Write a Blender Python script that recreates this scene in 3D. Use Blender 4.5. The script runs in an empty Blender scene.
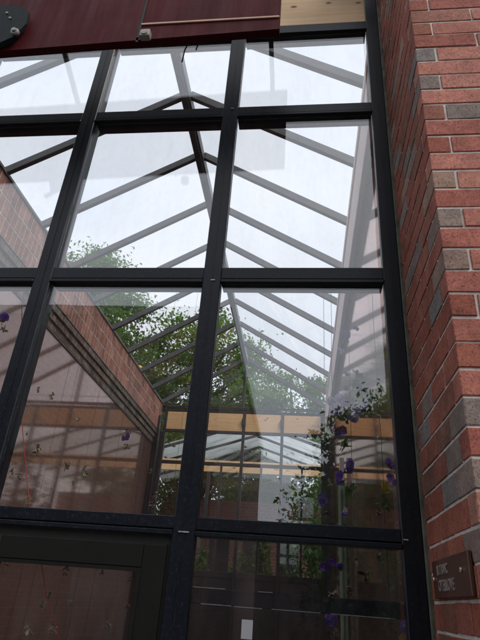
import bpy, bmesh, math, random
import numpy as np
from mathutils import Vector, Matrix
R = math.radians
rnd = random.Random(7)
scene = bpy.context.scene
COL = scene.collection
H = 1.75                      # camera height; heights below are given relative to the eye and lifted by H

# ------------------------------------------------------------------ camera
CX, CD, YAW, PITCH, ROLL, F = -0.479, 2.462, -0.13784, 0.48808, 0.07744, 529.05
def cam_axes():
    cy, sy, cp, sp = math.cos(YAW), math.sin(YAW), math.cos(PITCH), math.sin(PITCH)
    f = Vector((sy*cp, cy*cp, sp)); r = Vector((cy, -sy, 0)); u = r.cross(f)
    c, s = math.cos(ROLL), math.sin(ROLL)
    return c*r + s*u, -s*r + c*u, f
AR, AU, AF = cam_axes()
CPOS = Vector((CX, -CD, H))
cd = bpy.data.cameras.new('camera'); cam = bpy.data.objects.new('camera', cd); COL.objects.link(cam)
m = Matrix((AR, AU, -AF)).transposed().to_4x4(); m.translation = CPOS
cam.matrix_world = m
cd.sensor_fit = 'VERTICAL'; cd.sensor_height = 24; cd.lens = 24*F/640
cd.clip_start = 0.05; cd.clip_end = 600
scene.camera = cam
def at_y(px, py, Y):          # survey of the photograph: the point of a sight line on the upright plane y = Y
    d = AR*(px-240) - AU*(py-320) + AF*F
    return CPOS + d*((Y+CD)/d.y)
def at_x(px, py, X):
    d = AR*(px-240) - AU*(py-320) + AF*F
    return CPOS + d*((X-CX)/d.x)

# ------------------------------------------------------------------ objects
def tag(o, label=None, cat=None, group=None, kind=None):
    if label: o['label'] = label
    if cat: o['category'] = cat
    if group: o['group'] = group
    if kind: o['kind'] = kind
    return o
def thing(name, label, cat, loc=(0, 0, 0), group=None):
    o = bpy.data.objects.new(name, None); COL.objects.link(o)
    o.location = loc; o.empty_display_size = .1
    return tag(o, label, cat, group)
class MB:
    def __init__(s): s.bm = bmesh.new()
    def box(s, x0, x1, y0, y1, z0, z1, bevel=0, mi=0, seg=1):
        b = bmesh.new()
        bmesh.ops.create_cube(b, size=1)
        for v in b.verts:
            v.co = Vector(((x0+x1)/2+v.co.x*(x1-x0), (y0+y1)/2+v.co.y*(y1-y0), (z0+z1)/2+v.co.z*(z1-z0)))
        if bevel: bmesh.ops.bevel(b, geom=b.edges[:], offset=bevel, segments=seg, affect='EDGES', profile=.6)
        return s.add(b, mi)
    def beam(s, p, q, w, h, up=(0, 0, 1), bevel=0, mi=0):
        p, q = Vector(p), Vector(q); d = q-p; L = d.length; d.normalize()
        side = d.cross(Vector(up)).normalized(); u = side.cross(d)
        M = Matrix((d, side, u)).transposed().to_4x4(); M.translation = (p+q)/2
        b = bmesh.new(); bmesh.ops.create_cube(b, size=1)
        for v in b.verts: v.co = Vector((v.co.x*L, v.co.y*w, v.co.z*h))
        if bevel: bmesh.ops.bevel(b, geom=b.edges[:], offset=bevel, segments=1, affect='EDGES')
        bmesh.ops.transform(b, matrix=M, verts=b.verts)
        return s.add(b, mi)
    def tube(s, pts, rs, n=8, mi=0):
        pts = [Vector(p) for p in pts]
        if not hasattr(rs, '__len__'): rs = [rs]*len(pts)
        rings = []; side = None
        for i, p in enumerate(pts):
            d = (pts[min(i+1, len(pts)-1)]-pts[max(i-1, 0)]).normalized()
            if side is None: side = d.orthogonal().normalized()
            side = (side - d*side.dot(d)).normalized(); u = d.cross(side)
            rings.append([s.bm.verts.new(p+(side*math.cos(2*math.pi*k/n)+u*math.sin(2*math.pi*k/n))*rs[i]) for k in range(n)])
        for a, b in zip(rings, rings[1:]):
            for k in range(n):
                f = s.bm.faces.new((a[k], a[(k+1) % n], b[(k+1) % n], b[k])); f.material_index = mi; f.smooth = True
        for rr in (rings[0][::-1], rings[-1]):
            f = s.bm.faces.new(rr); f.material_index = mi
        return s
    def cyl(s, p, q, r, n=16, mi=0): return s.tube([p, q], r, n, mi)
    def ball(s, c, rx, ry=None, rz=None, sub=2, mi=0, jit=0):
        b = bmesh.new(); bmesh.ops.create_icosphere(b, subdivisions=sub, radius=1)
        for v in b.verts:
            k = 1+rnd.uniform(-jit, jit)
            v.co = Vector((v.co.x*rx, v.co.y*(ry or rx), v.co.z*(rz or rx)))*k + Vector(c)
        for f in b.faces: f.smooth = True
        return s.add(b, mi)
    def poly(s, pts, thick, mi=0):          # a flat outline with real thickness
        pts = [Vector(p) for p in pts]
        n = (pts[1]-pts[0]).cross(pts[2]-pts[0]).normalized()*thick
        a = [s.bm.verts.new(p) for p in pts]; b = [s.bm.verts.new(p+n) for p in pts]
        N = len(pts); fs = [s.bm.faces.new(a[::-1]), s.bm.faces.new(b)]
        for i in range(N): fs.append(s.bm.faces.new((a[i], a[(i+1) % N], b[(i+1) % N], b[i])))
        for f in fs: f.material_index = mi
        return s
    def add(s, b, mi=0):
        mp = {v: s.bm.verts.new(v.co) for v in b.verts}
        for f in b.faces:
            g = s.bm.faces.new([mp[v] for v in f.verts]); g.smooth = f.smooth; g.material_index = mi
        b.free(); return s
    def build(s, name, mats, parent=None):
        bmesh.ops.recalc_face_normals(s.bm, faces=s.bm.faces[:])
        me = bpy.data.meshes.new(name)
        o0 = parent.matrix_world.translation if False else None
        if parent is not None:
            L = Vector((0, 0, 0)); q = parent
            while q is not None: L += q.location; q = q.parent
            bmesh.ops.translate(s.bm, verts=s.bm.verts[:], vec=-L)
        s.bm.to_mesh(me); s.bm.free()
        for mm in (mats if isinstance(mats, (list, tuple)) else [mats]): me.materials.append(mm)
        o = bpy.data.objects.new(name, me); COL.objects.link(o)
        if parent is not None: o.parent = parent
        return o
def raw(name, verts, faces, mats, parent=None, mi=None):
    me = bpy.data.meshes.new(name); me.from_pydata(verts, [], faces)
    for mm in (mats if isinstance(mats, (list, tuple)) else [mats]): me.materials.append(mm)
    if mi is not None: me.polygons.foreach_set('material_index', mi)
    me.update()
    o = bpy.data.objects.new(name, me); COL.objects.link(o)
    if parent is not None: o.parent = parent
    return o

# ------------------------------------------------------------------ materials
class NT:
    def __init__(s, name):
        s.m = bpy.data.materials.new(name); s.m.use_nodes = True
        s.t = s.m.node_tree; s.b = s.t.nodes.get('Principled BSDF'); s.o = s.t.nodes.get('Material Output')
    def n(s, ty, **k):
        x = s.t.nodes.new(ty)
        for a, v in k.items():
            if isinstance(v, tuple) and len(v) == 2 and a == 'op': pass
            setattr(x, a, v)
        return x
    def l(s, a, b): s.t.links.new(a, b)
    def noise(s, scale, detail=6, rough=.6, coord='Object', vec=None):
        x = s.n('ShaderNodeTexNoise'); x.inputs['Scale'].default_value = scale
        x.inputs['Detail'].default_value = detail; x.inputs['Roughness'].default_value = rough
        if vec is None:
            tc = s.n('ShaderNodeTexCoord'); vec = tc.outputs[coord]
        s.l(vec, x.inputs['Vector']); return x
    def ramp(s, fac, stops):
        r = s.n('ShaderNodeValToRGB'); e = r.color_ramp.elements
        while len(e) < len(stops): e.new(.5)
        for i, (p, c) in enumerate(stops):
            e[i].position = p; e[i].color = (*c, 1) if len(c) == 3 else c
        s.l(fac, r.inputs['Fac']); return r
    def mix(s, fac, a, b, mode='MIX'):
        x = s.n('ShaderNodeMix', data_type='RGBA', blend_type=mode)
        for sock, v in ((x.inputs[0], fac), (x.inputs[6], a), (x.inputs[7], b)):
            if hasattr(v, 'is_linked') or hasattr(v, 'links'): s.l(v, sock)
            elif isinstance(v, (int, float)): sock.default_value = v
            else: sock.default_value = (*v, 1)
        return x.outputs[2]
    def bump(s, h, strength=.3, dist=.01):
        x = s.n('ShaderNodeBump'); x.inputs['Strength'].default_value = strength; x.inputs['Distance'].default_value = dist
        s.l(h, x.inputs['Height']); s.l(x.outputs[0], s.b.inputs['Normal']); return x
def simple(name, c, rough=.5, var=.25, scale=6, metal=0, bump=.1, spec=.5, bscale=None):
    t = NT(name); nz = t.noise(scale)
    lo = tuple(v*(1-var) for v in c); hi = tuple(min(1, v*(1+var)) for v in c)
    r = t.ramp(nz.outputs[0], [(.3, lo), (.7, hi)])
    t.l(r.outputs[0], t.b.inputs['Base Color'])
    t.b.inputs['Roughness'].default_value = rough; t.b.inputs['Metallic'].default_value = metal
    t.b.inputs['Specular IOR Level'].default_value = spec
    if bump:
        n2 = t.noise(bscale or scale*8); t.bump(n2.outputs[0], bump, .004)
    return t.m
def glass(name, ior, tint=(1, 1, 1), wav=.0, dirt=.0, coat=(.97, .98, 1), rough=0.0, film=0.0):
    t = NT(name); t.t.nodes.remove(t.b)
    geo = t.n('ShaderNodeNewGeometry')
    mx = t.n('ShaderNodeMix'); t.l(geo.outputs['Backfacing'], mx.inputs[0]); mx.inputs[2].default_value = ior; mx.inputs[3].default_value = 1/ior
    fr = t.n('ShaderNodeFresnel'); t.l(mx.outputs[0], fr.inputs['IOR'])
    tr = t.n('ShaderNodeBsdfTransparent'); tr.inputs[0].default_value = (*tint, 1)
    gl = t.n('ShaderNodeBsdfGlossy'); gl.inputs['Roughness'].default_value = rough; gl.inputs['Color'].default_value = (*coat, 1)
    if wav:
        nz = t.noise(1.3, 2); bp = t.n('ShaderNodeBump'); bp.inputs['Strength'].default_value = wav; bp.inputs['Distance'].default_value = .01
        t.l(nz.outputs[0], bp.inputs['Height']); t.l(bp.outputs[0], gl.inputs['Normal'])
    ms = t.n('ShaderNodeMixShader'); t.l(fr.outputs[0], ms.inputs[0]); t.l(tr.outputs[0], ms.inputs[1]); t.l(gl.outputs[0], ms.inputs[2])
    out = ms.outputs[0]
    if dirt:                                   # dust film: runs and specks
        tc = t.n('ShaderNodeTexCoord'); mp = t.n('ShaderNodeMapping'); mp.inputs['Scale'].default_value = (1, 1, .25)
        t.l(tc.outputs['Object'], mp.inputs[0])
        nz = t.noise(9, 8, .75, vec=mp.outputs[0])
        r = t.ramp(nz.outputs[0], [(.45, (0, 0, 0)), (.8, (dirt*3,)*3)])
        df = t.n('ShaderNodeBsdfDiffuse'); df.inputs[0].default_value = (.5, .48, .45, 1)
        m2 = t.n('ShaderNodeMixShader'); t.l(r.outputs[0], m2.inputs[0]); t.l(out, m2.inputs[1]); t.l(df.outputs[0], m2.inputs[2]); out = m2.outputs[0]
    if film:  # even brown haze mixed over the glass, standing in for a hazy reflection
        df = t.n('ShaderNodeBsdfDiffuse'); df.inputs[0].default_value = (.40, .28, .24, 1)
        m3 = t.n('ShaderNodeMixShader'); m3.inputs[0].default_value = film; t.l(out, m3.inputs[1]); t.l(df.outputs[0], m3.inputs[2]); out = m3.outputs[0]
    t.l(out, t.o.inputs['Surface']); return t.m
def brick_mat(name, stops, rough=.85, speck=.7):
    """fired clay: one tone per brick (mesh island), pores and mottling inside it"""
    t = NT(name); geo = t.n('ShaderNodeNewGeometry')
    r = t.ramp(geo.outputs['Random Per Island'], stops); r.color_ramp.interpolation = 'LINEAR'
    big = t.noise(9, 5); sm = t.noise(120, 3, .75); mid = t.noise(45, 4, .7)
    c = t.mix(.55, r.outputs[0], t.ramp(big.outputs[0], [(.3, (.55, .5, .5)), (.7, (1.25, 1.2, 1.15))]).outputs[0], 'MULTIPLY')
    c = t.mix(.5, c, t.ramp(mid.outputs[0], [(.35, (.6, .58, .58)), (.65, (1.25, 1.25, 1.25))]).outputs[0], 'MULTIPLY')
    c = t.mix(speck, c, t.ramp(sm.outputs[0], [(.36, (.22, .21, .22)), (.47, (1, 1, 1)), (.62, (1, 1, 1)), (.7, (1.5, 1.45, 1.4))]).outputs[0], 'MULTIPLY')
    st = t.noise(1.7, 7, .7); c = t.mix(.5, c, t.ramp(st.outputs[0], [(.36, (.5, .47, .45)), (.52, (1, 1, 1)), (.68, (1.18, 1.16, 1.14))]).outputs[0], 'MULTIPLY')
    t.l(c, t.b.inputs['Base Color']); t.b.inputs['Roughness'].default_value = rough
    t.b.inputs['Specular IOR Level'].default_value = .25
    add = t.n('ShaderNodeMath', operation='ADD'); t.l(mid.outputs[0], add.inputs[0]); t.l(sm.outputs[0], add.inputs[1])
    t.bump(add.outputs[0], .35, .004)
    return t.m
def brick_tex(name, c1, c2, mortar, w=.2, h=.1, plane='YZ', rough=.85):
    t = NT(name); tc = t.n('ShaderNodeTexCoord'); sp = t.n('ShaderNodeSeparateXYZ'); t.l(tc.outputs['Object'], sp.inputs[0])
    cb = t.n('ShaderNodeCombineXYZ'); t.l(sp.outputs[plane[0]], cb.inputs[0]); t.l(sp.outputs['Z'], cb.inputs[1])
    b = t.n('ShaderNodeTexBrick'); t.l(cb.outputs[0], b.inputs['Vector'])
    b.inputs['Color1'].default_value = (*c1, 1); b.inputs['Color2'].default_value = (*c2, 1); b.inputs['Mortar'].default_value = (*mortar, 1)
    b.inputs['Scale'].default_value = 1; b.inputs['Brick Width'].default_value = w; b.inputs['Row Height'].default_value = h
    b.inputs['Mortar Size'].default_value = .006; b.inputs['Mortar Smooth'].default_value = .2; b.inputs['Bias'].default_value = -.1
    nz = t.noise(14); nf = t.noise(90)
    c = t.mix(.6, b.outputs[0], t.ramp(nz.outputs[0], [(.3, (.55, .55, .55)), (.7, (1.2, 1.2, 1.2))]).outputs[0], 'MULTIPLY')
    c = t.mix(.4, c, t.ramp(nf.outputs[0], [(.35, (.5, .5, .5)), (.6, (1.1, 1.1, 1.1))]).outputs[0], 'MULTIPLY')
    t.l(c, t.b.inputs['Base Color']); t.b.inputs['Roughness'].default_value = rough
    inv = t.n('ShaderNodeMath', operation='SUBTRACT'); inv.inputs[0].default_value = 1; t.l(b.outputs['Fac'], inv.inputs[1])
    t.bump(inv.outputs[0], .6, .006); return t.m
def wood_mat(name, c1, c2, axis='X', knots=True, rough=.6, kscale=1.6):
    t = NT(name); tc = t.n('ShaderNodeTexCoord'); mp = t.n('ShaderNodeMapping')
    sc = {'X': (.35, 6, 9), 'Z': (9, 6, .35)}[axis]; mp.inputs['Scale'].default_value = sc
    t.l(tc.outputs['Object'], mp.inputs[0])
    nz = t.noise(4, 8, .65, vec=mp.outputs[0]); big = t.noise(1.3, 3)
    add = t.n('ShaderNodeMath', operation='ADD'); t.l(nz.outputs[0], add.inputs[0]); t.l(big.outputs[0], add.inputs[1])
    half = t.n('ShaderNodeMath', operation='MULTIPLY'); t.l(add.outputs[0], half.inputs[0]); half.inputs[1].default_value = .5
    c = t.ramp(half.outputs[0], [(.35, c1), (.5, tuple((a+b)/2 for a, b in zip(c1, c2))), (.65, c2)]).outputs[0]
    if knots:
        mp2 = t.n('ShaderNodeMapping'); mp2.inputs['Scale'].default_value = {'X': (1, .001, 1.7), 'Z': (1.7, .001, 1)}[axis]
        t.l(tc.outputs['Object'], mp2.inputs[0])
        v = t.n('ShaderNodeTexVoronoi'); v.inputs['Scale'].default_value = kscale; t.l(mp2.outputs[0], v.inputs['Vector'])
        k = t.ramp(v.outputs['Distance'], [(.07, (1, 1, 1)), (.16, (0, 0, 0))])
        c = t.mix(k.outputs[0], c, (.16, .055, .02))
    t.l(c, t.b.inputs['Base Color']); t.b.inputs['Roughness'].default_value = rough
    t.bump(nz.outputs[0], .15, .004); return t.m
def leaf_mat(name, stops, trans=.35):
    t = NT(name); geo = t.n('ShaderNodeNewGeometry')
    r = t.ramp(geo.outputs['Random Per Island'], stops)
    nz = t.noise(.5, 3); c = t.mix(.6, r.outputs[0], t.ramp(nz.outputs[0], [(.35, (.6, .65, .6)), (.65, (1.35, 1.3, 1.1))]).outputs[0], 'MULTIPLY')
    t.l(c, t.b.inputs['Base Color']); t.b.inputs['Roughness'].default_value = .55; t.b.inputs['Specular IOR Level'].default_value = .3
    tl = t.n('ShaderNodeBsdfTranslucent'); t.l(c, tl.inputs[0])
    ms = t.n('ShaderNodeMixShader'); ms.inputs[0].default_value = trans
    t.l(t.b.outputs[0], ms.inputs[1]); t.l(tl.outputs[0], ms.inputs[2]); t.l(ms.outputs[0], t.o.inputs['Surface']); return t.m

M = {}
def frame_mat():
    t = NT('powder_coat'); nz = t.noise(3, 8, .7); fine = t.noise(60, 5, .7)
    tc = t.n('ShaderNodeTexCoord'); mp = t.n('ShaderNodeMapping'); mp.inputs['Scale'].default_value = (30, 30, 2); t.l(tc.outputs['Object'], mp.inputs[0])
    st = t.noise(1.0, 6, .7, vec=mp.outputs[0])
    c = t.ramp(nz.outputs[0], [(.3, (.0045, .006, .010)), (.7, (.010, .013, .020))]).outputs[0]
    dust = t.ramp(fine.outputs[0], [(.55, (0, 0, 0)), (.8, (.55, .55, .55))]).outputs[0]
    c = t.mix(dust, c, (.06, .065, .07))
    scr = t.ramp(st.outputs[0], [(.66, (0, 0, 0)), (.74, (.25, .25, .25))]).outputs[0]
    c = t.mix(scr, c, (.07, .075, .08))
    t.l(c, t.b.inputs['Base Color'])
    rr = t.ramp(fine.outputs[0], [(.3, (.28, .28, .28)), (.8, (.5, .5, .5))]); t.l(rr.outputs[0], t.b.inputs['Roughness'])
    t.b.inputs['Specular IOR Level'].default_value = .26
    t.bump(fine.outputs[0], .06, .002); return t.m
M['frame'] = frame_mat()
M['door'] = simple('door_paint', (.0085, .0085, .0075), .5, .25, 4, bump=.05, spec=.25)
M['gasket'] = simple('gasket', (.006, .006, .006), .7, .2, 10, bump=0)
M['clip'] = simple('bare_aluminium_and_glint', (.34, .35, .37), .5, .4, 40, metal=.2)
M['front_glass'] = glass('front_glass', 1.82, (.968, .974, .98), .05, .014)
M['wall_glass'] = glass('wall_glass', 2.1, (.95, .92, .90), .015, .012, (.86, .70, .66), .06, .08)
M['roof_glass'] = glass('roof_glass', 1.25, (.972, .978, .984), 0, .008)
M['end_glass'] = glass('end_glass', 1.5, (.95, .97, .96))
M['steel'] = simple('grey_steel', (.068, .067, .067), .45, .3, 5, bump=.06)
M['dark_steel'] = simple('dark_steel', (.018, .018, .02), .45, .3, 5, bump=.05)
def maroon_mat():
    t = NT('maroon_paint'); tc = t.n('ShaderNodeTexCoord')
    mp = t.n('ShaderNodeMapping'); mp.inputs['Scale'].default_value = (14, 14, .9); t.l(tc.outputs['Object'], mp.inputs[0])
    run = t.noise(1, 7, .7, vec=mp.outputs[0]); big = t.noise(2.0, 6, .65); fine = t.noise(55, 5, .75)
    c = t.ramp(big.outputs[0], [(.3, (.036, .0035, .005)), (.7, (.078, .0065, .0095))]).outputs[0]
    c = t.mix(t.ramp(run.outputs[0], [(.5, (0, 0, 0)), (.75, (.5, .5, .5))]).outputs[0], c, (.035, .008, .010))
    c = t.mix(t.ramp(fine.outputs[0], [(.66, (0, 0, 0)), (.78, (.4, .4, .4))]).outputs[0], c, (.10, .05, .045))
    t.l(c, t.b.inputs['Base Color']); r = t.ramp(run.outputs[0], [(.3, (.45, .45, .45)), (.7, (.75, .75, .75))]); t.l(r.outputs[0], t.b.inputs['Roughness'])
    t.b.inputs['Specular IOR Level'].default_value = .12
    t.bump(big.outputs[0], .25, .02); return t.m
M['maroon'] = maroon_mat()
M['teal'] = simple('teal_black_iron', (.005, .010, .012), .65, .4, 8, spec=.2)
M['salmon'] = simple('salmon_strip', (.50, .30, .22), .5, .15, 8)
M['pale_plastic'] = simple('pale_plastic', (.26, .24, .22), .5, .25, 30)
M['ply'] = wood_mat('plywood', (.60, .385, .20), (.80, .57, .34), 'X', True, .65, 4.6)
M['timber'] = wood_mat('fir_timber', (.60, .34, .14), (.78, .51, .26), 'X', True, .5, 4.0)
M['eave'] = simple('eave_paint', (.84, .70, .67), .7, .05, 4, bump=0, spec=.2)
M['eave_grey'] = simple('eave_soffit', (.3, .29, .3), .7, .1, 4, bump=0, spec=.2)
M['mortar'] = simple('mortar', (.58, .53, .49), .95, .3, 18, bump=.5)
M['mortar_old'] = simple('aged_mortar', (.50, .44, .39), .95, .35, 18, bump=.5)
RED = [(0, (.33, .105, .082)), (.35, (.43, .16, .122)), (.65, (.49, .205, .16)), (.85, (.46, .225, .17)), (1, (.34, .145, .105))]
SIDE_SHADE = [(0, (.30, .095, .066)), (.3, (.38, .13, .092)), (.55, (.25, .105, .073)), (.75, (.35, .11, .078)), (1, (.22, .115, .085))]  # darker, browner brick tones: shade of the side face painted into the colour
GRY = [(0, (.22, .18, .16)), (.4, (.29, .22, .19)), (.7, (.22, .21, .21)), (1, (.34, .22, .17))]
M['brick'] = brick_mat('pier_brick', RED)
M['brick_side_shade'] = brick_mat('pier_side_brick_shaded', SIDE_SHADE)
M['brick_grey'] = brick_mat('pier_brick_burnt', GRY)
M['soldier'] = brick_mat('band_brick', [(0, (.32, .145, .105)), (.5, (.42, .19, .14)), (1, (.50, .26, .19))])
M['corbel'] = brick_mat('corbel_brick', [(0, (.14, .11, .09)), (.5, (.21, .16, .13)), (1, (.28, .22, .17))])
M['inner_brick'] = brick_tex('inner_brick', (.22, .085, .06), (.17, .065, .045), (.24, .17, .14), plane='YZ')
M['far_brick'] = brick_tex('dark_yard_brick', (.11, .045, .035), (.085, .035, .03), (.12, .1, .09), plane='XZ')
M['back_brick'] = brick_tex('yard_brick', (.22, .08, .055), (.16, .06, .045), (.25, .2, .17), plane='XZ')
M['coping'] = simple('coping_metal', (.15, .15, .125), .5, .35, 5)
M['sealant'] = simple('dirty_sealant', (.10, .10, .075), .9, .5, 14, bump=.6)
M['plaque'] = simple('bronze_plaque', (.105, .046, .03), .4, .3, 9, metal=.25, bump=.15)
M['letter'] = simple('pale_letters', (.27, .23, .21), .5, .15, 30)
M['screw'] = simple('screw_metal', (.55, .5, .45), .35, .2, 30, metal=.8)
M['card'] = simple('white_card', (.82, .82, .86), .7, .04, 20, bump=0)
M['thread'] = simple('dark_thread', (.06, .05, .045), .9, .2, 30, bump=0)
M['red_thread'] = simple('red_thread', (.5, .05, .045), .8, .2, 30, bump=0)
def petal_mat(name, c, trans=.45, var=.35):
    lo, hi = tuple(v*(1-var) for v in c), tuple(min(.95, v*(1+var)) for v in c)
    return leaf_mat(name, [(0, lo), (.5, c), (1, hi)], trans)
M['petal'] = petal_mat('violet_petal', (.34, .17, .78))
M['petal_dark'] = petal_mat('deep_violet_petal', (.22, .10, .54))
M['petal_pale'] = petal_mat('lilac_petal', (.78, .75, .90))
M['petal_mauve'] = petal_mat('mauve_petal', (.3, .14, .26))
M['petal_yellow'] = petal_mat('yellow_petal', (.62, .4, .07))
M['dried'] = petal_mat('dried_petal', (.45, .34, .20))
M['dried_pale'] = petal_mat('dried_pale_petal', (.75, .68, .56))
M['sprig'] = petal_mat('sprig_leaf', (.12, .18, .06))
M['green_post'] = simple('pale_green_paint', (.30, .36, .27), .6, .2, 5)
M['yellow'] = simple('yellow_plastic', (.7, .42, .04), .4, .15, 10)
M['white_roof'] = None
M['leaf'] = leaf_mat('tree_leaf', [(0, (.065, .135, .02)), (.4, (.105, .215, .03)), (.75, (.145, .27, .04)), (1, (.2, .31, .055))], .6)
M['leaf_b'] = leaf_mat('tree_leaf_deep', [(0, (.03, .07, .018)), (.5, (.055, .11, .024)), (1, (.095, .155, .036))])
M['bark'] = simple('bark', (.055, .042, .032), .95, .4, 9, bump=.8)
M['floor'] = simple('concrete_floor', (.16, .145, .13), .7, .25, 2)
M['paving'] = brick_tex('yard_paving', (.25, .24, .23), (.2, .19, .185), (.13, .125, .12), w=.4, h=.4, plane='XY')
M['window_dark'] = simple('window_dark', (.02, .024, .028), .08, .3, 3, bump=0)
def translucent_white():
    t = NT('opal_roof_sheet'); nz = t.noise(1.5, 4)
    c = t.ramp(nz.outputs[0], [(.3, (.66, .68, .69)), (.7, (.80, .81, .82))]).outputs[0]
    t.l(c, t.b.inputs['Base Color']); t.b.inputs['Roughness'].default_value = .6
    tl = t.n('ShaderNodeBsdfTranslucent'); t.l(c, tl.inputs[0]); ms = t.n('ShaderNodeMixShader'); ms.inputs[0].default_value = .85
    t.l(t.b.outputs[0], ms.inputs[1]); t.l(tl.outputs[0], ms.inputs[2]); t.l(ms.outputs[0], t.o.inputs['Surface']); return t.m
M['white_roof'] = translucent_white()

# ------------------------------------------------------------------ ground
g = MB(); g.box(-150, 150, -150, 150, -.3, -.004); tag(g.build('ground', M['paving']), kind='structure')
g = MB(); g.box(-3.9, .19, .14, 9.44, -.003, .012); tag(g.build('floor', M['floor']), kind='structure')

# ------------------------------------------------------------------ front glazing
MUL = [-3.9, -2.997, -1.998, -.997]           # centre lines; the last post is the jamb beside the pier
TR = [(.24, .32), (1.557, 1.657), (2.873, 2.969), (3.74, 3.84)]
cw = thing('curtain_wall', 'tall black metal grid glazing filling the whole front of the glasshouse', 'glazed front', (-1.95, 0, 0))
TOP = H+3.84
def mullion(x0, x1):
    b = MB()
    b.box(x0, x1, 0, .028, 0, TOP, .004)                      # face cap
    b.box(x0+.012, x1-.012, .041, .125, 0, TOP, .003)         # tube behind the glass
    b.box(x0+.02, x1-.02, .026, .043, 0, TOP, 0)              # pressure plate
    b.box(x0+(x1-x0)*.5-.004, x0+(x1-x0)*.5+.004, -.003, .004, 0, TOP, 0)
    return b.build('mullion', M['frame'], cw)
spans = []
for c in MUL: mullion(c-.051, c+.051)
b_top = TOP
TOP = H+4.32; mullion(-.06, .026); TOP = b_top
edges = [c for c in MUL]+[None]
bays = [(-3.849, -3.048), (-2.946, -2.049), (-1.947, -1.048), (-.946, -.06)]
for bi, (x0, x1) in enumerate(bays):
    for ti, (z0, z1) in enumerate(TR):
        b = MB(); z0 += H; z1 += H; h = z1-z0
        b.box(x0, x1, .003, .028, z0+.026, z1, .003)
        b.box(x0, x1, -.004, .028, z0, z0+.021, .003)
        b.box(x0, x1, .026, .043, z0+.012, z1-.01, 0)
        b.box(x0, x1, .041, .122, z0+.004, z1-.004, .003)
        b.build('transom', M['frame'], cw)
    b = MB(); b.box(x0, x1, .004, .122, .0, .10, .004); b.build('sill_rail', M['frame'], cw)
    zs = [.1]+[v+H for t in TR for v in t]
    for k in range(4):
        z0, z1 = zs[2*k], zs[2*k+1]
        if k == 0 and bi in (2,): continue
        p = MB(); p.box(x0-.006, x1+.006, .030, .038, z0-.006, z1+.006)
        p.build('glass_pane', M['front_glass'], cw)
# small bare joint plates where caps are spliced
j = 0
for (x, w, z) in ((-.997, .024, .252), (-.990, .012, 1.566), (-.985, .009, 2.945), (-.045, .010, .275)):
    b = MB(); b.box(x-w, x+w, -.0065, -.0035, H+z, H+z+.005, 0); b.build('joint_clip', M['clip'], cw)
# guard rail across the fixed lower pane
b = MB(); b.box(-.946, -.06, .044, .085, H-.02, H+.042, .004); b.build('mid_rail', M['frame'], cw)
for (x0, x1, z) in ((-.94, -.80, .043), (-.66, -.60, .043), (-.90, -.77, -.018), (-.76, -.64, -.019), (-.60, -.40, -.018), (-.36, -.10, -.018)):
    b = MB(); b.box(x0, x1, .039, .0435, H+z-.0016, H+z+.0012, 0); b.build('rail_highlight', M['clip'], cw)  # thin pale strips standing in for highlights along the rail
# door leaf in the second bay from the pier
door = thing('door', None, None, (0, 0, 0)); door.parent = cw; door.location = (0, 0, 0)
del_keys = [k for k in ('label', 'category') if k in door]
def dpart(name, mat, fn):
    b = MB(); fn(b); return b.build(name, mat, door)
x0, x1, zt = -1.942, -1.066, H+.198
def stile(b):
    b.box(x0, x0+.105, .004, .060, .11, zt, .005); b.box(x1-.105, x1, .004, .060, .11, zt, .005)
    b.box(x0+.105, x1-.105, .005, .059, zt-.098, zt, .004); b.box(x0+.105, x1-.105, .005, .059, .11, .33, .004)
    b.box(x0+.1, x0+.115, -.001, .02, .33, zt-.098, 0); b.box(x1-.115, x1-.1, -.001, .02, .33, zt-.098, 0)
    b.box(x0+.115, x1-.115, 0, .02, zt-.113, zt-.098, 0)
dpart('door_frame', M['door'], stile)
dpart('door_pane', M['front_glass'], lambda b: b.box(x0+.1, x1-.1, .028, .036, .325, zt-.094))
dpart('door_gasket', M['gasket'], lambda b: (b.box(-1.946, -1.0485, .02, .066, zt+.001, H+.238, 0), b.box(x1+.001, -1.049, .02, .066, .1, zt, 0)))

# plywood boarding above the glazing
for i, (xa, xb) in enumerate(((-3.95, -2.95), (-2.945, -1.72), (-1.715, -.705), (-.695, -.034))):
    b = MB(); b.box(xa, xb, .02, .038, H+3.858, H+4.24, .001)
    tag(b.build('plywood_board', M['ply']), ['knotty plywood board at the far left end above the glass front', 'knotty plywood board behind the hinge bracket end of the maroon fascia', 'knotty plywood board behind the middle of the maroon fascia',
        'bare knotty plywood board between the maroon fascia end and the brick pier'][i], 'board', 'plywood boards above the glass front')

# ------------------------------------------------------------------ maroon fascia panel before the glass
fa = thing('fascia_panel', 'dark maroon metal fascia beam hanging in front of the top of the glazing', 'fascia', (-2.2, -.5, H+3.3))
def fz(x): return H+2.967+(x+.645)*.041       # lower edge dips to the left
b = MB()
xl, xr = -3.9, -.648
def slab(b, y0, y1, dz0, dz1):
    b.poly([(xl, y0, fz(xl)+dz0), (xr, y0, fz(xr)+dz0), (xr, y0, fz(xr)+dz1), (xl, y0, fz(xl)+dz1)], -(y1-y0))
b = MB(); slab(b, -.53, -.49, 0, .86); b.build('panel', M['maroon'], fa)
b = MB(); slab(b, -.536, -.5305, .004, .03); b.build('lower_lip', M['maroon'], fa)
b = MB(); b.box(-1.50, -.652, -.539, -.5305, H+3.082, H+3.098, .002); b.build('trim_strip', M['salmon'], fa)
b = MB(); b.box(-1.51, -1.496, -.536, -.5305, H+2.92, H+3.7, .0); b.build('panel_seam', M['gasket'], fa)
b = MB(); b.box(-1.466, -1.404, -.60, -.557, H+2.885, H+2.945, .010, 0, 2); b.cyl((-1.435, -.605, H+2.91), (-1.435, -.60, H+2.91), .018)
b.build('sensor_box', M['pale_plastic'], fa)
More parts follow.
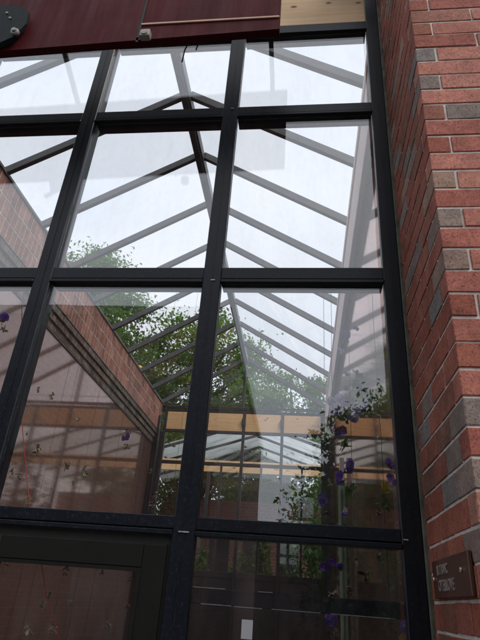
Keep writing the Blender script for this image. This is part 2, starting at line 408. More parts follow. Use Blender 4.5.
for x in (-2.42, -.76):
    b = MB(); b.beam((x, -.485, H+3.62), (x, .0, H+3.80), .035, .035, bevel=.004)
    b.build('bracket_arm', M['teal'], fa)
b = MB()
pg = [(-30, 60), (0, 47), (16, 39), (28, 26), (30, 15), (26, 10), (-30, 6)]
b.poly([at_y(x, y, -.557) for x, y in pg], .02)
b.beam(at_y(-40, 62, -.57), at_y(17, 37, -.57), .03, .014)
hb = b.build('hinge_bracket', M['teal'], fa)
p = at_y(15, 32, -.59)
b = MB(); b.cyl((p.x, -.60, p.z), (p.x, -.576, p.z), .026, 6); b.cyl((p.x, -.612, p.z), (p.x, -.60, p.z), .014, 12); b.build('bolt', M['pale_plastic'], hb)
for q in ((7, 13), (10, 18)):
    p = at_y(*q, -.58); b = MB(); b.cyl((p.x, -.585, p.z), (p.x, -.576, p.z), .008, 8); b.build('bolt', M['pale_plastic'], hb)
# loose cable ends under the fascia
for k, (a, c, lab) in enumerate((((192, 30), (182, 62), 'longer black cable end dangling below the maroon fascia'), ((206, 30), (196, 50), 'shorter black cable end dangling below the maroon fascia'))):
    p, q = at_y(*a, -.46), at_y(*c, -.44)
    b = MB(); b.tube([p, p.lerp(q, .3)+Vector((.008, 0, 0)), p.lerp(q, .65)+Vector((-.006, 0, 0)), q], .0045, 6)
    tag(b.build('cable', M['gasket']), lab, 'cable', 'loose cables')

# ------------------------------------------------------------------ glass roof
XL, XR, XM = -3.86, .02, -1.905
ZE, ZR = H+4.10, H+5.27
roof = thing('glass_roof', 'gabled glass roof on grey steel rafters running back from the front', 'roof', (XM, 4.6, H+4.1))
RY = [-.2+.97*k for k in range(11)]           # -.2 ... 9.5
def slope_pt(side, t, y, dz=0):
    xe = XL-.05 if side < 0 else XR+.05
    return Vector((xe+(XM-xe)*t, y, ZE+(ZR-ZE)*t+dz))
b = MB(); b.box(XM-.055, XM+.055, RY[0], RY[-1]+.04, ZR-.10, ZR+.035, .006)
b.box(XM-.03, XM+.03, RY[0], RY[-1]+.04, ZR-.125, ZR-.10, 0)
b.build('ridge_beam', M['steel'], roof)
for y in RY:
    for s in (-1, 1):
        p, q = slope_pt(s, -.01, y), slope_pt(s, 1, y); q.x += s*.056
        nrm = Vector((-(q-p).z*s*-1, 0, 0))
        b = MB(); b.beam(p+Vector((0, 0, .0)), q, .056, .076, bevel=.004)
        b.beam(p+Vector((0, 0, .055)), q+Vector((0, 0, .055)), .05, .02)
        b.build('rafter', M['steel'], roof)
for i in range(10):
    for s in (-1, 1):
        y0, y1 = RY[i]+.006, RY[i+1]-.006
        pts = [slope_pt(s, 0, y0, .075), slope_pt(s, 0, y1, .075), slope_pt(s, .985, y1, .075), slope_pt(s, .985, y0, .075)]
        b = MB(); b.poly(pts if s > 0 else pts[::-1], .008); b.build('roof_pane', M['roof_glass'], roof)
for y, nm in ((-.13, 'gable_pane'), (9.56, 'gable_pane')):
    b = MB()
    b.poly([(XL+.1, y, ZE+.02), (XR-.1, y, ZE+.02), (XM, y, ZR-.13)], .008); b.build(nm, M['roof_glass'], roof)

# ------------------------------------------------------------------ left interior wall
lw = thing('brick_wall', 'interior brick wall with soldier course band and corbel above dark glossy glass on the left', 'wall', (-4.1, 4.8, 0))
Y0, Y1 = .13, 9.62
b = MB(); b.box(-4.22, -4.0, Y0, Y1, 0, H+3.11, 0); b.build('lower_wall', M['inner_brick'], lw)
b = MB(); b.box(-4.22, -3.8715, Y0, Y1, H+3.44, H+4.085, 0); b.box(-4.22, -3.955, Y0, Y1, H+3.115, H+3.438, 0); b.build('mortar_bed', M['mortar_old'], lw)
def soldier():
    b = MB()
    for r in range(3):
        z0 = H+3.449+r*.2155
        y = Y0
        while y < Y1-.05:
            w = .0905+rnd.uniform(-.002, .002); jx = rnd.uniform(-.0015, .0015)
            b.box(-3.95, -3.868+jx, y, y+w, z0, z0+.199, .003); y += w+.013
    return b.build('soldier_bricks', M['soldier'], lw)
soldier()
b = MB()
for r in range(3):
    z0 = H+3.125+r*.106; xf = -3.945+.03*r; y = Y0+(r % 2)*.05
    while y < Y1-.04:
        w = .091+rnd.uniform(-.002, .002)
        b.box(-4.0, xf+rnd.uniform(-.003, .003), y, y+w, z0, z0+.092, .004); y += w+.010
b.build('corbel_bricks', M['corbel'], lw)
b = MB(); b.box(-4.26, -3.845, Y0, Y1+.02, H+4.0855, H+4.125, .005); b.build('coping', M['coping'], lw)
yy = Y0
while yy < Y1-.2:
    ye = min(yy+1.58, Y1-.12)
    b = MB(); b.box(-3.985, -3.975, yy+.004, ye-.004, .03, H+3.105); b.build('wall_glass', M['wall_glass'], lw); yy = ye
b = MB(); b.tube([(-3.83, 9.36, H+3.75), (-3.82, 9.36, H+3.3), (-3.82, 9.36, .02)], .035, 10)
b.build('downpipe', M['dark_steel'], lw)
b = MB(); p = at_x(140, 364, -3.98); b.box(p.x-.06, p.x+.06, p.y-.05, p.y+.05, H+4.127, H+4.20, .015, 0, 2); b.ball((p.x, p.y, H+4.25), .075, .075, .07)
tag(b.build('warning_lamp', M['yellow']), 'small yellow warning lamp sitting on top of the interior brick wall', 'lamp')

# ------------------------------------------------------------------ right interior wall
rw = thing('side_wall', 'right interior brick wall behind glass sheets under a pale pinkish eave beam', 'wall', (.3, 4.8, 0))
b = MB(); b.box(.21, .42, .14, Y1, 0, H+3.95, 0); b.build('lower_wall', M['inner_brick'], rw)
b = MB(); b.box(.012, .06, .135, 9.42, H+3.45, H+3.93, .005); b.build('eave_beam', M['eave'], rw)
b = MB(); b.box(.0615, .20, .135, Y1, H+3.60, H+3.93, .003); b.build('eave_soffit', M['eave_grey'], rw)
b = MB(); b.box(.0, .42, .135, Y1, H+3.952, H+4.05, .003); b.build('gutter', M['eave'], rw)
yy = .16
while yy < Y1-.2:
    ye = min(yy+1.58, Y1-.12)
    b = MB(); b.box(.085, .095, yy+.004, ye-.004, .03, H+3.595); b.build('wall_glass', M['wall_glass'], rw); yy = ye
gp = thing('timber_post', 'slim pale green painted post standing against the right glass wall', 'post', (.06, 4.8, 0))
b = MB(); b.box(.0, .07, 4.76, 4.84, .013, H+1.48, .004); b.build('shaft', M['green_post'], gp)
for y in (4.735, 4.865):
    b = MB(); b.box(-.01, .02, y-.02, y+.02, .013, H+1.40, .003); b.build('batten', M['green_post'], gp)
b = MB(); b.box(.005, .065, 4.765, 4.835, H+1.482, H+1.80, .004); b.build('post_head', M['eave'], gp)

# ------------------------------------------------------------------ end wall
ew = thing('end_wall', 'far glazed end wall with black posts and an orange timber beam across it', 'glazed wall', (XM, 9.5, 0))
PX = [-3.72, -2.76, -1.85, -.96, -.05]
for i, x in enumerate(PX):
    b = MB(); b.box(x-.032, x+.032, 9.44, 9.53, 0, H+(3.9 if i != 2 else 3.9), .004); b.build('post', M['dark_steel'], ew)
for (xa, xb) in ((-3.97, -3.755), (-.015, .205)):
    b = MB(); b.box(xa, xb, 9.45, 9.52, 0, H+3.40, .004); b.build('infill_panel', M['dark_steel'], ew)
b = MB(); b.box(XM-.028, XM+.028, 9.46, 9.52, H+4.06, ZR-.10, .003); b.build('king_post', M['dark_steel'], ew)
for i in range(4):
    x0, x1 = PX[i]+.033, PX[i+1]-.033
    b = MB(); b.box(x0, x1, 9.45, 9.54, H+3.46, H+3.885, .006); b.build('timber_beam', M['timber'], ew)
    for (z0, z1, nm) in ((3.405, 3.455, 'rail'), (2.67, 2.74, 'rail'), (1.32, 1.40, 'rail'), (.40, .52, 'rail')):
        b = MB(); b.box(x0, x1, 9.455, 9.52, H+z0, H+z1, .003); b.build(nm, M['dark_steel'], ew)
    for (z0, z1) in ((2.74, 3.405), (1.40, 2.67), (.52, 1.32)):
        b = MB(); b.box(x0, x1, 9.49, 9.498, H+z0, H+z1); b.build('glass_pane', M['end_glass'], ew)
    b = MB(); b.box(x0, x1, 9.47, 9.51, .02, H+.40, .004); b.build('kick_panel', M['dark_steel'], ew)
for x in (-2.3, -1.4, -.5):
    b = MB(); b.box(x-.022, x+.022, 9.46, 9.515, H+.52, H+2.67, .003); b.build('glazing_bar', M['dark_steel'], ew)
b = MB(); b.box(-3.84, .0, 9.46, 9.56, H+3.905, H+3.96, .004); b.box(-3.84, .0, 9.46, 9.54, H+4.02, H+4.06, .004)
b.tube([(-3.84, 9.44, H+3.99), (-2.6, 9.43, H+3.975), (-1.5, 9.44, H+3.99), (0, 9.43, H+3.985)], .016, 8)
b.build('top_rail', M['dark_steel'], ew)
for x in PX[1:4]:
    b = MB(); b.box(x-.05, x+.02, 9.40, 9.439, H+3.58, H+3.76, .008); b.build('bracket', M['dark_steel'], ew)
for (z, y) in ((4.22, 9.5), ):
    b = MB(); b.tube([(-3.7, y, H+z), (-.1, y, H+z-.01)], .006, 6); b.build('wire', M['dark_steel'], ew)

# ------------------------------------------------------------------ brick pier on the right
pier = thing('brick_pier', 'red and grey brick pier standing right beside the glass front', 'brick pier', (.6, -.35, 0))
PXL, PXR, PYF, PYB = .042, 1.45, -.735, .0
NC = 66
b = MB(); b.box(PXL+.0042, PXR-.006, PYF+.0045, PYB+.4, 0, NC*.1, 0); b.build('mortar_core', M['mortar'], pier)
def pier_bricks():
    b = MB()
    def brick(x0, x1, y0, y1, z, mi):
        jx, jy = rnd.uniform(-.0012, .0012), rnd.uniform(-.0012, .0012)
        n0 = len(b.bm.verts)
        b.box(x0+jx, x1+jx, y0+jy, y1+jy, z+rnd.uniform(-.001, .001), z+.0905+rnd.uniform(-.0015, .001), .0028, mi)
        b.bm.verts.ensure_lookup_table()
        for v in b.bm.verts[n0:]: v.co += Vector((rnd.uniform(-1, 1), rnd.uniform(-1, 1), rnd.uniform(-1, 1)))*.0013
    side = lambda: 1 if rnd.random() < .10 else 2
    front = lambda p=.06: 1 if rnd.random() < p else 0
    for c in range(NC):
        z = c*.1+.0048; along = c % 2 == 0        # along: the corner brick lies along the front
        if along: brick(PXL, PXL+.291, PYF, PYF+.09, z, front(.10))
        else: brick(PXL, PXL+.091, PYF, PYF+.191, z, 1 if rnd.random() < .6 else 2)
        x = PXL+(.3 if along else .1)
        while x < PXR-.05:
            w = min(.291, PXR-x); brick(x, x+w, PYF, PYF+.09, z, front(.06)); x += .3
        y = PYF+(.1 if along else .2)
        while y < PYB-.004:
            w = min(.191, PYB-y)
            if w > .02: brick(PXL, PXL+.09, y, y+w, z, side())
            y += .2
    return b.build('bricks', [M['brick'], M['brick_grey'], M['brick_side_shade']], pier)
pier_bricks()
b = MB(); b.box(.0265, .0475, -.012, .03, 0, H+4.3, .004); b.build('sealant_bead', M['sealant'], pier)
# plaque on the pier's side face
pl = thing('wall_plaque', 'brown metal plaque with pale letters screwed to the side of the brick pier', 'plaque', (.036, -.38, H+.125))
b = MB(); b.box(.026, .040, -.625, -.125, H+.060, H+.190, .003); b.build('plate', M['plaque'], pl)
def text(body, size, y, z, wide, name):
    c = bpy.data.curves.new(name, 'FONT'); c.body = body; c.size = size; c.extrude = .0012; c.offset = .0007; c.align_x = 'LEFT'; c.space_character = 1.05
    o = bpy.data.objects.new(name, c); COL.objects.link(o)
    bpy.context.view_layer.update()
    me = bpy.data.meshes.new_from_object(o.evaluated_get(bpy.context.evaluated_depsgraph_get()))
    bpy.data.objects.remove(o)
    # text reads along -y (towards the street), facing -x
    w = max(v.co.x for v in me.vertices)
    for v in me.vertices: v.co = Vector((-.0012-v.co.z, -v.co.x*wide/w, v.co.y))
    me.flip_normals(); me.materials.append(M['letter'])
    n = bpy.data.objects.new(name, me); COL.objects.link(n); n.parent = pl
    n.location = (.0255-.036, y+.38, z-.125)
def plz(px, py): p = at_x(px, py, .026); return p.y, p.z-H
text('IL TRAIC', .046, -.205, .137, .165, 'lettering')
text('OTELLOVE', .052, -.215, .083, .225, 'lettering')
for (y, z) in ((-.150, .125), (-.545, .137)):
    b = MB(); b.cyl((.0195, y, H+z), (.0262, y, H+z), .008, 12); b.build('screw', M['screw'], pl)

# white card stuck inside the lower pane
p = at_y(247, 629, .041)
b = MB(); b.box(p.x-.023, p.x+.023, .0395, .0405, p.z-.036, p.z+.033); tag(b.build('paper_card', M['card']), 'small white paper card stuck to the lower front pane', 'card')

# ------------------------------------------------------------------ hanging flowers
def rot_pts(pts, n, spin):
    z = Vector(n).normalized(); q = z.to_track_quat('Z', 'Y'); s = Matrix.Rotation(spin, 3, 'Z')
    return [q @ (s @ Vector(p)) for p in pts]
def petal(b, c, n, spin, L, W, cup, mi):
    pts = []; nu, nv = 4, 4
    for i in range(nu+1):
        t = i/nu; w = W*(math.sin(math.pi*min(1, .18+t*.72)))**.8
        for j in range(nv+1):
            s = j/nv*2-1
            pts.append((s*w, t*L*(1-.12*s*s), cup*L*(t*t)+.15*W*abs(s)*t+rnd.uniform(-.04, .04)*L))
    vs = [b.bm.verts.new(Vector(c)+p) for p in rot_pts(pts, n, spin)]
    for i in range(nu):
        for j in range(nv):
            k = i*(nv+1)+j; f = b.bm.faces.new((vs[k], vs[k+1], vs[k+nv+2], vs[k+nv+1])); f.smooth = True; f.material_index = mi
def pansy(b, c, r, tilt=None, mi=0, mi2=1):
    n = tilt or Vector((rnd.uniform(-.7, .7), -1, rnd.uniform(-.9, .3)))
    for k, (a, s, m_) in enumerate(((0, 1, mi), (72, .95, mi), (144, 1.05, mi2), (216, 1.05, mi2), (288, .95, mi))):
        petal(b, c, n, R(a+rnd.uniform(-12, 12)), r*s, r*.62*s, rnd.uniform(-.1, .35), m_)
    b.ball(Vector(c)+Vector(n).normalized()*r*.12, r*.16, sub=1, mi=2)
def dried_head(b, c, r):
    for k in range(7):
        n = Vector((rnd.uniform(-1, 1), rnd.uniform(-1, .3), rnd.uniform(-1.4, .2)))
        petal(b, c, n, rnd.uniform(0, 6.28), r*rnd.uniform(.7, 1.3), r*rnd.uniform(.2, .5), rnd.uniform(.2, 1.1), rnd.choice((0, 1, 2)))
def leaf(b, c, n, spin, L, mi): petal(b, c, n, spin, L, L*.3, .25, mi)
def sprig(name, parent, c, r, n=7):
    b = MB()
    for k in range(n):
        d = Vector((rnd.uniform(-1, 1), rnd.uniform(-1, .4), rnd.uniform(-1, .6)))
        leaf(b, Vector(c)+d*r*.25, d, rnd.uniform(0, 6.28), r*rnd.uniform(.7, 1.3), 0)
    return b.build(name, M['sprig'], parent)
ALLP = lambda a, c: [M[a], M[c], M['petal_yellow']]
def strand(px, ytop, ybot, Y, items, label, group, thread='thread', ztop=None):
    """a thread hung from the top of the glazing with flower heads tied to it"""
    top, bot = at_y(px[0], ytop, Y), at_y(px[1], ybot, Y)
    x = bot.x
    t = thing('flower_strand', label, 'hanging flowers', (x, Y, bot.z), group)
    b = MB(); pts = [Vector((x+rnd.uniform(-.004, .004)*(i > 0), Y, top.z+(bot.z-top.z)*i/8)) for i in range(9)]
    b.tube(pts, .0014 if group == GF else .0007, 5); b.build('thread', M[thread], t)
    for (ix, iy, kind, r) in items:
        r *= .82
        c = at_y(ix, iy, Y); c.y += rnd.uniform(-.02, .02)
        if kind == 'violet':
            b = MB(); 
            for k in range(2): pansy(b, c+Vector((rnd.uniform(-.4, .4)*r, rnd.uniform(-.3, .3)*r, rnd.uniform(-.9, .5)*r)), r*rnd.uniform(.75, 1.05))
            b.build('blossom', ALLP('petal', 'petal_dark'), t); sprig('leaf_sprig', t, c+Vector((0, .01, -r*.9)), r*.8, 5)
        elif kind in ('lilac', 'mauve', 'deep'):
            mm = {'lilac': ('petal_pale', 'petal'), 'mauve': ('petal_mauve', 'petal_dark'), 'deep': ('petal_dark', 'petal')}[kind]
            b = MB()
            for k in range(3): pansy(b, c+Vector((rnd.uniform(-.9, .9)*r, rnd.uniform(-.4, .4)*r, rnd.uniform(-.9, .9)*r)), r*rnd.uniform(.7, 1.0))
            b.build('blossom', ALLP(*mm), t)
        elif kind == 'yellow':
            b = MB(); pansy(b, c, r, mi=0, mi2=1); pansy(b, c+Vector((0, 0, -r)), r*.8); b.build('blossom', [M['petal_yellow'], M['petal_yellow'], M['dried']], t)
        elif kind == 'leaf': sprig('leaf_sprig', t, c, r, 9)
        elif kind == 'dried':
            b = MB(); dried_head(b, c, r*.75); dried_head(b, c+Vector((rnd.uniform(-.4, .4)*r, 0, -r*.7)), r*.5); dried_head(b, c+Vector((rnd.uniform(-.4, .4)*r, 0, r*.5)), r*.45); b.build('dried_blossom', [M['dried'], M['dried_pale'], M['thread']], t)
    return t
GF, GD = 'fresh flowers hung behind the right front panes', 'dried flowers hung behind the left front panes'
strand((343, 336), 292, 640, .20, [(345, 335, 'violet', .034), (341, 352, 'lilac', .02), (347, 372, 'lilac', .018), (346, 386, 'violet', .022), (350, 398, 'leaf', .05), (330, 402, 'lilac', .032), (341, 396, 'lilac', .03), (337, 407, 'lilac', .036), (346, 402, 'lilac', .04), (350, 412, 'lilac', .036), (360, 408, 'lilac', .03), (340, 414, 'lilac', .03), (344, 420, 'leaf', .05), (342, 430, 'mauve', .034), (343, 445, 'leaf', .05), (348, 464, 'violet', .034), (341, 476, 'violet', .032), (348, 490, 'leaf', .045), (346, 512, 'lilac', .02), (344, 530, 'leaf', .03), (340, 562, 'violet', .024), (338, 590, 'dried', .026), (330, 612, 'violet', .04), (335, 632, 'dried', .03)],
       'fullest flower strand, lilac and violet pansies with leaves, in front of the pink eave beam', GF)
strand((366, 3292), 292, 588, .26, [(362, 385, 'leaf', .045), (366, 402, 'lilac', .026), (372, 520, 'dried', .02), (356, 560, 'dried', .03), (366, 575, 'dried', .035), (348, 590, 'dried', .03), (378, 556, 'dried', .03)],
       'flower strand with pale lilac bloom above and a brown dried bunch below the middle crossbar', GF)
strand((392, 392), 292, 640, .18, [(390, 462, 'violet', .034), (394, 480, 'deep', .032), (386, 484, 'yellow', .028), (385, 502, 'leaf', .045), (378, 512, 'dried', .02), (404, 624, 'violet', .032), (404, 640, 'yellow', .028)],
       'flower strand beside the jamb with violet and yellow pansies', GF)
strand((322, 326), 292, 640, .28, [(330, 482, 'dried', .022), (325, 500, 'deep', .028), (326, 514, 'dried', .024), (327, 562, 'deep', .032), (330, 596, 'dried', .026)],
       'thin strand with small deep violet heads and dried buds left of the green post', GF)
strand((356, 354), 292, 520, .35, [(356, 330, 'deep', .02), (358, 372, 'leaf', .04), (354, 384, 'leaf', .045), (362, 392, 'leaf', .055), (372, 396, 'leaf', .05), (380, 388, 'leaf', .045), (366, 410, 'leaf', .04)],
       'leafy green strand with hardly any bloom, behind the lilac pansies', GF)
DR = [((6, 5), [(4, 318, 'violet', .038), (4, 330, 'leaf', .03), (12, 470, 'dried', .022), (4, 565, 'dried', .024)], 'strand with one violet pansy above dried heads at the left edge'),
      ((50, 49), [(50, 394, 'dried', .028), (38, 448, 'dried', .038), (27, 499, 'dried', .036), (27, 630, 'dried', .036)], 'dried strand with ochre head and large pale bunches beside the red thread'),
      ((80, 66), [(66, 464, 'dried', .032), (72, 481, 'dried', .016), (65, 568, 'dried', .03), (70, 602, 'dried', .018), (52, 627, 'dried', .034)], 'dried strand in the middle of the left pane, one large pale head at its centre'),
      ((96, 84), [(83, 470, 'dried', .038), (78, 420, 'dried', .016), (103, 570, 'dried', .022), (107, 625, 'dried', .022)], 'dried strand with one long brown and white head right of the middle'),
      ((127, 126), [(126, 437, 'mauve', .024), (127, 432, 'dried', .03), (126, 446, 'dried', .026), (131, 578, 'dried', .018), (126, 605, 'dried', .022)], 'dried strand with a round grey mauve bunch under the corbel'),
      ((157, 155), [(156, 495, 'dried', .026), (152, 505, 'dried', .03), (150, 470, 'dried', .016)], 'dried strand with small buds beside the central mullion'),
      ((24, 20), [(40, 390, 'dried', .022), (18, 475, 'dried', .026), (27, 433, 'dried', .014), (48, 595, 'dried', .02), (44, 604, 'dried', .022)], 'sparse dried strand with tiny heads left of the red thread')]
for (px, it, lab) in DR:
    strand(px, 292, 640, .2+rnd.uniform(-.03, .05), it, lab, GD)
pts = [at_y(x, y, .17) for x, y in ((22, 300), (21, 410), (26, 470), (31, 520), (41, 562), (47, 598), (62, 650))]
b = MB(); b.tube(pts, .0024, 6); tag(b.build('string', M['red_thread']), 'red string hanging in a loose line behind the left front panes', 'string')

# ------------------------------------------------------------------ trees
def tree(name, x, y, h, r, nleaf, label, group, mat='leaf', crown0=.3, seed=1, leaf_size=.13, nclump=70, squash=1.0):
    rg = np.random.default_rng(seed); t = thing(name, label, 'tree', (x, y, 0), group)
    b = MB(); tr = .018*h+.06
    sway = [Vector((x+rg.normal(0, .02)*h*k/6, y+rg.normal(0, .02)*h*k/6, h*.86*k/6)) for k in range(7)]
    sway[0] = Vector((x, y, -.05)); b.tube(sway, [tr*(1-.13*k) for k in range(7)], 9); b.build('trunk', M['bark'], t)
    cz = h*(crown0+1)/2; rz = h*(1-crown0)/2
    cl = []
    while len(cl) < nclump:
        p = rg.uniform(-1, 1, 3); d = np.linalg.norm(p)
        if d > 1 or d < .35 and rg.random() < .6: continue
        w = 1.0 if p[2] < .1 else 1-.25*p[2]
        cl.append((x+p[0]*r*w, y+p[1]*r*w*squash, cz+p[2]*rz*.95))
    cl = np.array(cl)
    b = MB()
    for k in range(26):
        c = Vector(cl[rg.integers(len(cl))]); i = int(rg.integers(2, 6)); s = sway[i]
        if c.z < s.z-.5: continue
        mid = s.lerp(c, .5)+Vector((0, 0, .06*h*rg.random()))
        b.tube([s, mid, c], [tr*.38*(1-.1*i), tr*.2, tr*.06], 6)
    b.build('limbs', M['bark'], t)
    sz = rg.uniform(.55, 1.15, len(cl))*r*.19
    idx = rg.integers(0, len(cl), nleaf)
    P = cl[idx]+rg.normal(0, 1, (nleaf, 3))*sz[idx][:, None]*np.array([.75, .75, .5])
    n = rg.normal(0, 1, (nleaf, 3)); n[:, 2] += .6; n /= np.linalg.norm(n, axis=1)[:, None]
    a = rg.normal(0, 1, (nleaf, 3)); a -= n*(a*n).sum(1)[:, None]; a /= np.linalg.norm(a, axis=1)[:, None]
    c = np.cross(n, a); L = leaf_size*rg.uniform(.6, 1.3, nleaf)[:, None]
    V = np.stack([P-a*L*.9, P-c*L*.42+n*L*.12, P+a*L*.9, P+c*L*.42+n*L*.12], 1).reshape(-1, 3)-np.array([x, y, 0])
    Fc = np.arange(nleaf*4).reshape(-1, 4)
    raw('crown', V.tolist(), Fc.tolist(), M[mat], t)
    return t
GT = 'trees beyond the far end wall'
tree('leafy_tree', -9.6, 15.5, 15.0, 3.4, 46000, 'tallest pale green tree rising above the interior brick wall', GT, 'leaf', .22, 3, .10, 120)
tree('leafy_tree', -4.6, 17.5, 13.0, 3.1, 40000, 'broad green tree behind the left half of the far end gable', GT, 'leaf', .25, 5, .10, 95)
tree('leafy_tree', -6.9, 13.6, 9.6, 2.2, 24000, 'shorter dark green tree just behind the left end of the timber beam', GT, 'leaf_b', .25, 8, .085, 90)
tree('leafy_tree', -1.2, 19.5, 11.6, 2.9, 34000, 'green tree behind the ridge and right half of the far gable', GT, 'leaf', .2, 11, .10, 80)
tree('leafy_tree', 2.45, -12.5, 7.5, 3.0, 60000, 'dark tree in the street seen mirrored in the right front panes', None, 'leaf_b', .08, 19, .10, 130)
# ------------------------------------------------------------------ second glasshouse beyond the end wall
pv = thing('garden_pavilion', 'neighbouring pavilion with white sheet roof and timber beams seen through the far end wall', 'pavilion', (-2.0, 14.5, 0))
PYA, PYB_ = 12.6, 16.8
px0, px1, pm, pe, pr = -5.4, 1.4, -1.95, H+3.62, H+4.72
for s in (-1, 1):
    xe = px0 if s < 0 else px1
    for k in range(4):
        ya, yb = PYA+k*(PYB_-PYA)/4+.02, PYA+(k+1)*(PYB_-PYA)/4-.02
        pts = [(xe, ya, pe), (xe, yb, pe), (pm, yb, pr), (pm, ya, pr)]
        b = MB(); b.poly(pts if s > 0 else pts[::-1], .03); b.build('roof_sheet', M['white_roof'], pv)
    for k in range(4):
        y = PYA+.05+k*(PYB_-PYA-.1)/3
        b = MB(); b.beam((xe, y, pe-.05), (pm, y, pr-.05), .05, .07); b.build('rafter', M['dark_steel'], pv)
for (z0, z1, y) in ((3.18, 3.50, PYA),):
    b = MB(); b.box(px0, px1, y-.05, y+.05, H+z0, H+z1, .004); b.build('timber_beam', M['timber'], pv)
b = MB(); b.box(px0, px1, PYB_-.05, PYB_+.05, 0, H+3.1, 0); b.build('back_wall', M['back_brick'], pv)
for x in (px0+.05, -3.1, -1.0, px1-.05):
    b = MB(); b.box(x-.05, x+.05, PYA-.11, PYA-.06, 0, H+3.17, .004); b.build('post', M['dark_steel'], pv)
for k in range(5):
    x = -4.4+k*1.15
    b = MB(); b.box(x-.35, x+.35, PYB_-.08, PYB_-.055, H-.6, H+2.2, .004); b.build('window', M['window_dark'], pv)
# low greenery by the pavilion
def shrub(x, y, h, r, seed, label):
    rg = np.random.default_rng(seed); t = thing('shrub', label, 'shrub', (x, y, 0), 'shrubs in the yard behind')
    n = 2600; p = rg.normal(0, 1, (n, 3)); p /= np.linalg.norm(p, axis=1)[:, None]; p *= (rg.random(n)**.4)[:, None]*(1+.25*np.sin(p[:, :1]*5))
    P = p*np.array([r, r, h*.5])+np.array([0, 0, h*.52])
    nn = rg.normal(0, 1, (n, 3)); nn /= np.linalg.norm(nn, axis=1)[:, None]
    a = np.cross(nn, rg.normal(0, 1, (n, 3))); a /= np.linalg.norm(a, axis=1)[:, None]; c = np.cross(nn, a); L = rg.uniform(.05, .1, n)[:, None]
    V = np.stack([P-a*L, P-c*L*.5, P+a*L, P+c*L*.5], 1).reshape(-1, 3)
    raw('foliage', V.tolist(), np.arange(n*4).reshape(-1, 4).tolist(), M['leaf_b'], t)
    b = MB()
    for k in range(6): b.tube([(x+rnd.uniform(-.05, .05), y, -.02), (x+rnd.uniform(-.3, .3)*r, y+rnd.uniform(-.3, .3)*r, h*.6)], [.03, .012], 6)
    b.build('stems', M['bark'], t)
shrub(-1.55, 11.2, 3.1, .55, 31, 'tall shrub right of centre behind the end wall doors')
shrub(-3.0, 11.3, 2.6, .5, 33, 'leafy shrub left of centre behind the end wall doors')
shrub(-.1, 11.4, 4.9, .75, 35, 'tallest dark shrub behind the right end of the far wall')

# ------------------------------------------------------------------ street side, seen mirrored in the panes
nb = thing('brick_building', 'brick building across the yard mirrored in the left front panes', 'building', (-9, -14, 0))
b = MB(); b.box(-17, -2.25, -20, -8.1, 0, H+5.75, 0); b.build('wall', M['far_brick'], nb)
b = MB(); b.box(-17.1, -2.15, -20.1, -8.0, H+5.752, H+6.0, .02); b.build('parapet', M['coping'], nb)
for k in range(5):
    for z in (1.0, 4.2):
        x = -4.2-k*2.5
        f = MB(); f.box(x-.6, x+.6, -8.09, -8.03, z, z+1.6, .01); fo = f.build('window', M['dark_steel'], nb)
        f = MB(); f.box(x-.53, x+.53, -8.028, -8.02, z+.07, z+1.53, 0); f.build('pane', M['window_dark'], fo)

sb = thing('brick_building', 'low brick building added across the street to block sky mirrored in the lower right panes', 'building', (4, -29, 0))
b = MB(); b.box(-14, 22, -33, -26.1, 0, 4.5, 0); b.build('wall', M['far_brick'], sb)  # out of view, added to cut the sky's reflection in the low panes
b = MB(); b.box(-14.1, 22.1, -33.1, -26.0, 4.502, 4.7, .02); b.build('parapet', M['coping'], sb)
for k in range(8):
    x = -11+k*4.2
    if k in (2, 3): continue
    b = MB(); b.box(x-.8, x+.8, -26.09, -26.05, 2.0, 3.6, .01); b.build('window', M['window_dark'], sb)

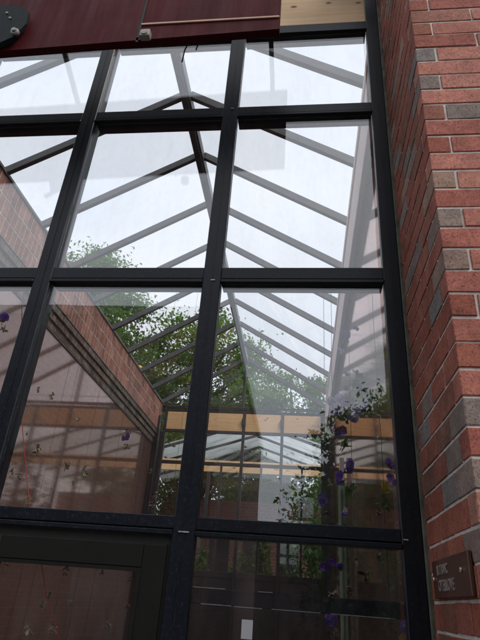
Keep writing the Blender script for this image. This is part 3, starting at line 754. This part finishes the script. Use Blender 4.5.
# ------------------------------------------------------------------ light
w = bpy.data.worlds.new('World'); scene.world = w; w.use_nodes = True
nt = w.node_tree; bg = nt.nodes['Background']
SUN_EL, SUN_AZ = R(48), R(128)               # behind the camera, to its right
sky = nt.nodes.new('ShaderNodeTexSky'); sky.sky_type = 'NISHITA'; sky.sun_disc = False
sky.sun_elevation = SUN_EL; sky.sun_rotation = SUN_AZ; sky.air_density = 1; sky.dust_density = 5; sky.ozone_density = 1
tc = nt.nodes.new('ShaderNodeTexCoord'); nz = nt.nodes.new('ShaderNodeTexNoise'); nz.inputs['Scale'].default_value = 2.2; nz.inputs['Detail'].default_value = 7; nz.inputs['Roughness'].default_value = .55
nt.links.new(tc.outputs['Generated'], nz.inputs['Vector'])
cr = nt.nodes.new('ShaderNodeValToRGB'); cr.color_ramp.elements[0].position = .3; cr.color_ramp.elements[0].color = (.76, .81, .88, 1)
cr.color_ramp.elements[1].position = .7; cr.color_ramp.elements[1].color = (1, 1, 1, 1); nt.links.new(nz.outputs[0], cr.inputs[0])
SKY_L = 10.6
sc_ = nt.nodes.new('ShaderNodeMix'); sc_.data_type = 'RGBA'; sc_.blend_type = 'MULTIPLY'; sc_.inputs[0].default_value = 1
nt.links.new(cr.outputs[0], sc_.inputs[6]); sc_.inputs[7].default_value = (SKY_L*.985, SKY_L, SKY_L*1.035, 1)
mx = nt.nodes.new('ShaderNodeMix'); mx.data_type = 'RGBA'; mx.inputs[0].default_value = .86
nt.links.new(sky.outputs[0], mx.inputs[6]); nt.links.new(sc_.outputs[2], mx.inputs[7])
nt.links.new(mx.outputs[2], bg.inputs['Color']); bg.inputs['Strength'].default_value = .105
sl = bpy.data.lights.new('sun', 'SUN'); sl.energy = 1.5; sl.angle = R(18); sl.color = (1, .96, .9)
so = bpy.data.objects.new('sun', sl); COL.objects.link(so); so.location = (0, -5, 20)
sd = Vector((math.sin(SUN_AZ)*math.cos(SUN_EL), math.cos(SUN_AZ)*math.cos(SUN_EL), math.sin(SUN_EL)))
so.rotation_euler = sd.to_track_quat('Z', 'Y').to_euler()

# ------------------------------------------------------------------ render settings
vs = scene.view_settings; vs.view_transform = 'Standard'; vs.look = 'None'; vs.gamma = 1; vs.use_curve_mapping = False; vs.exposure = .2
cy = scene.cycles
cy.use_denoising = True; cy.max_bounces = 12; cy.transparent_max_bounces = 40; cy.glossy_bounces = 6; cy.diffuse_bounces = 4
cy.transmission_bounces = 6; cy.sample_clamp_indirect = 6; cy.caustics_reflective = False; cy.caustics_refractive = False
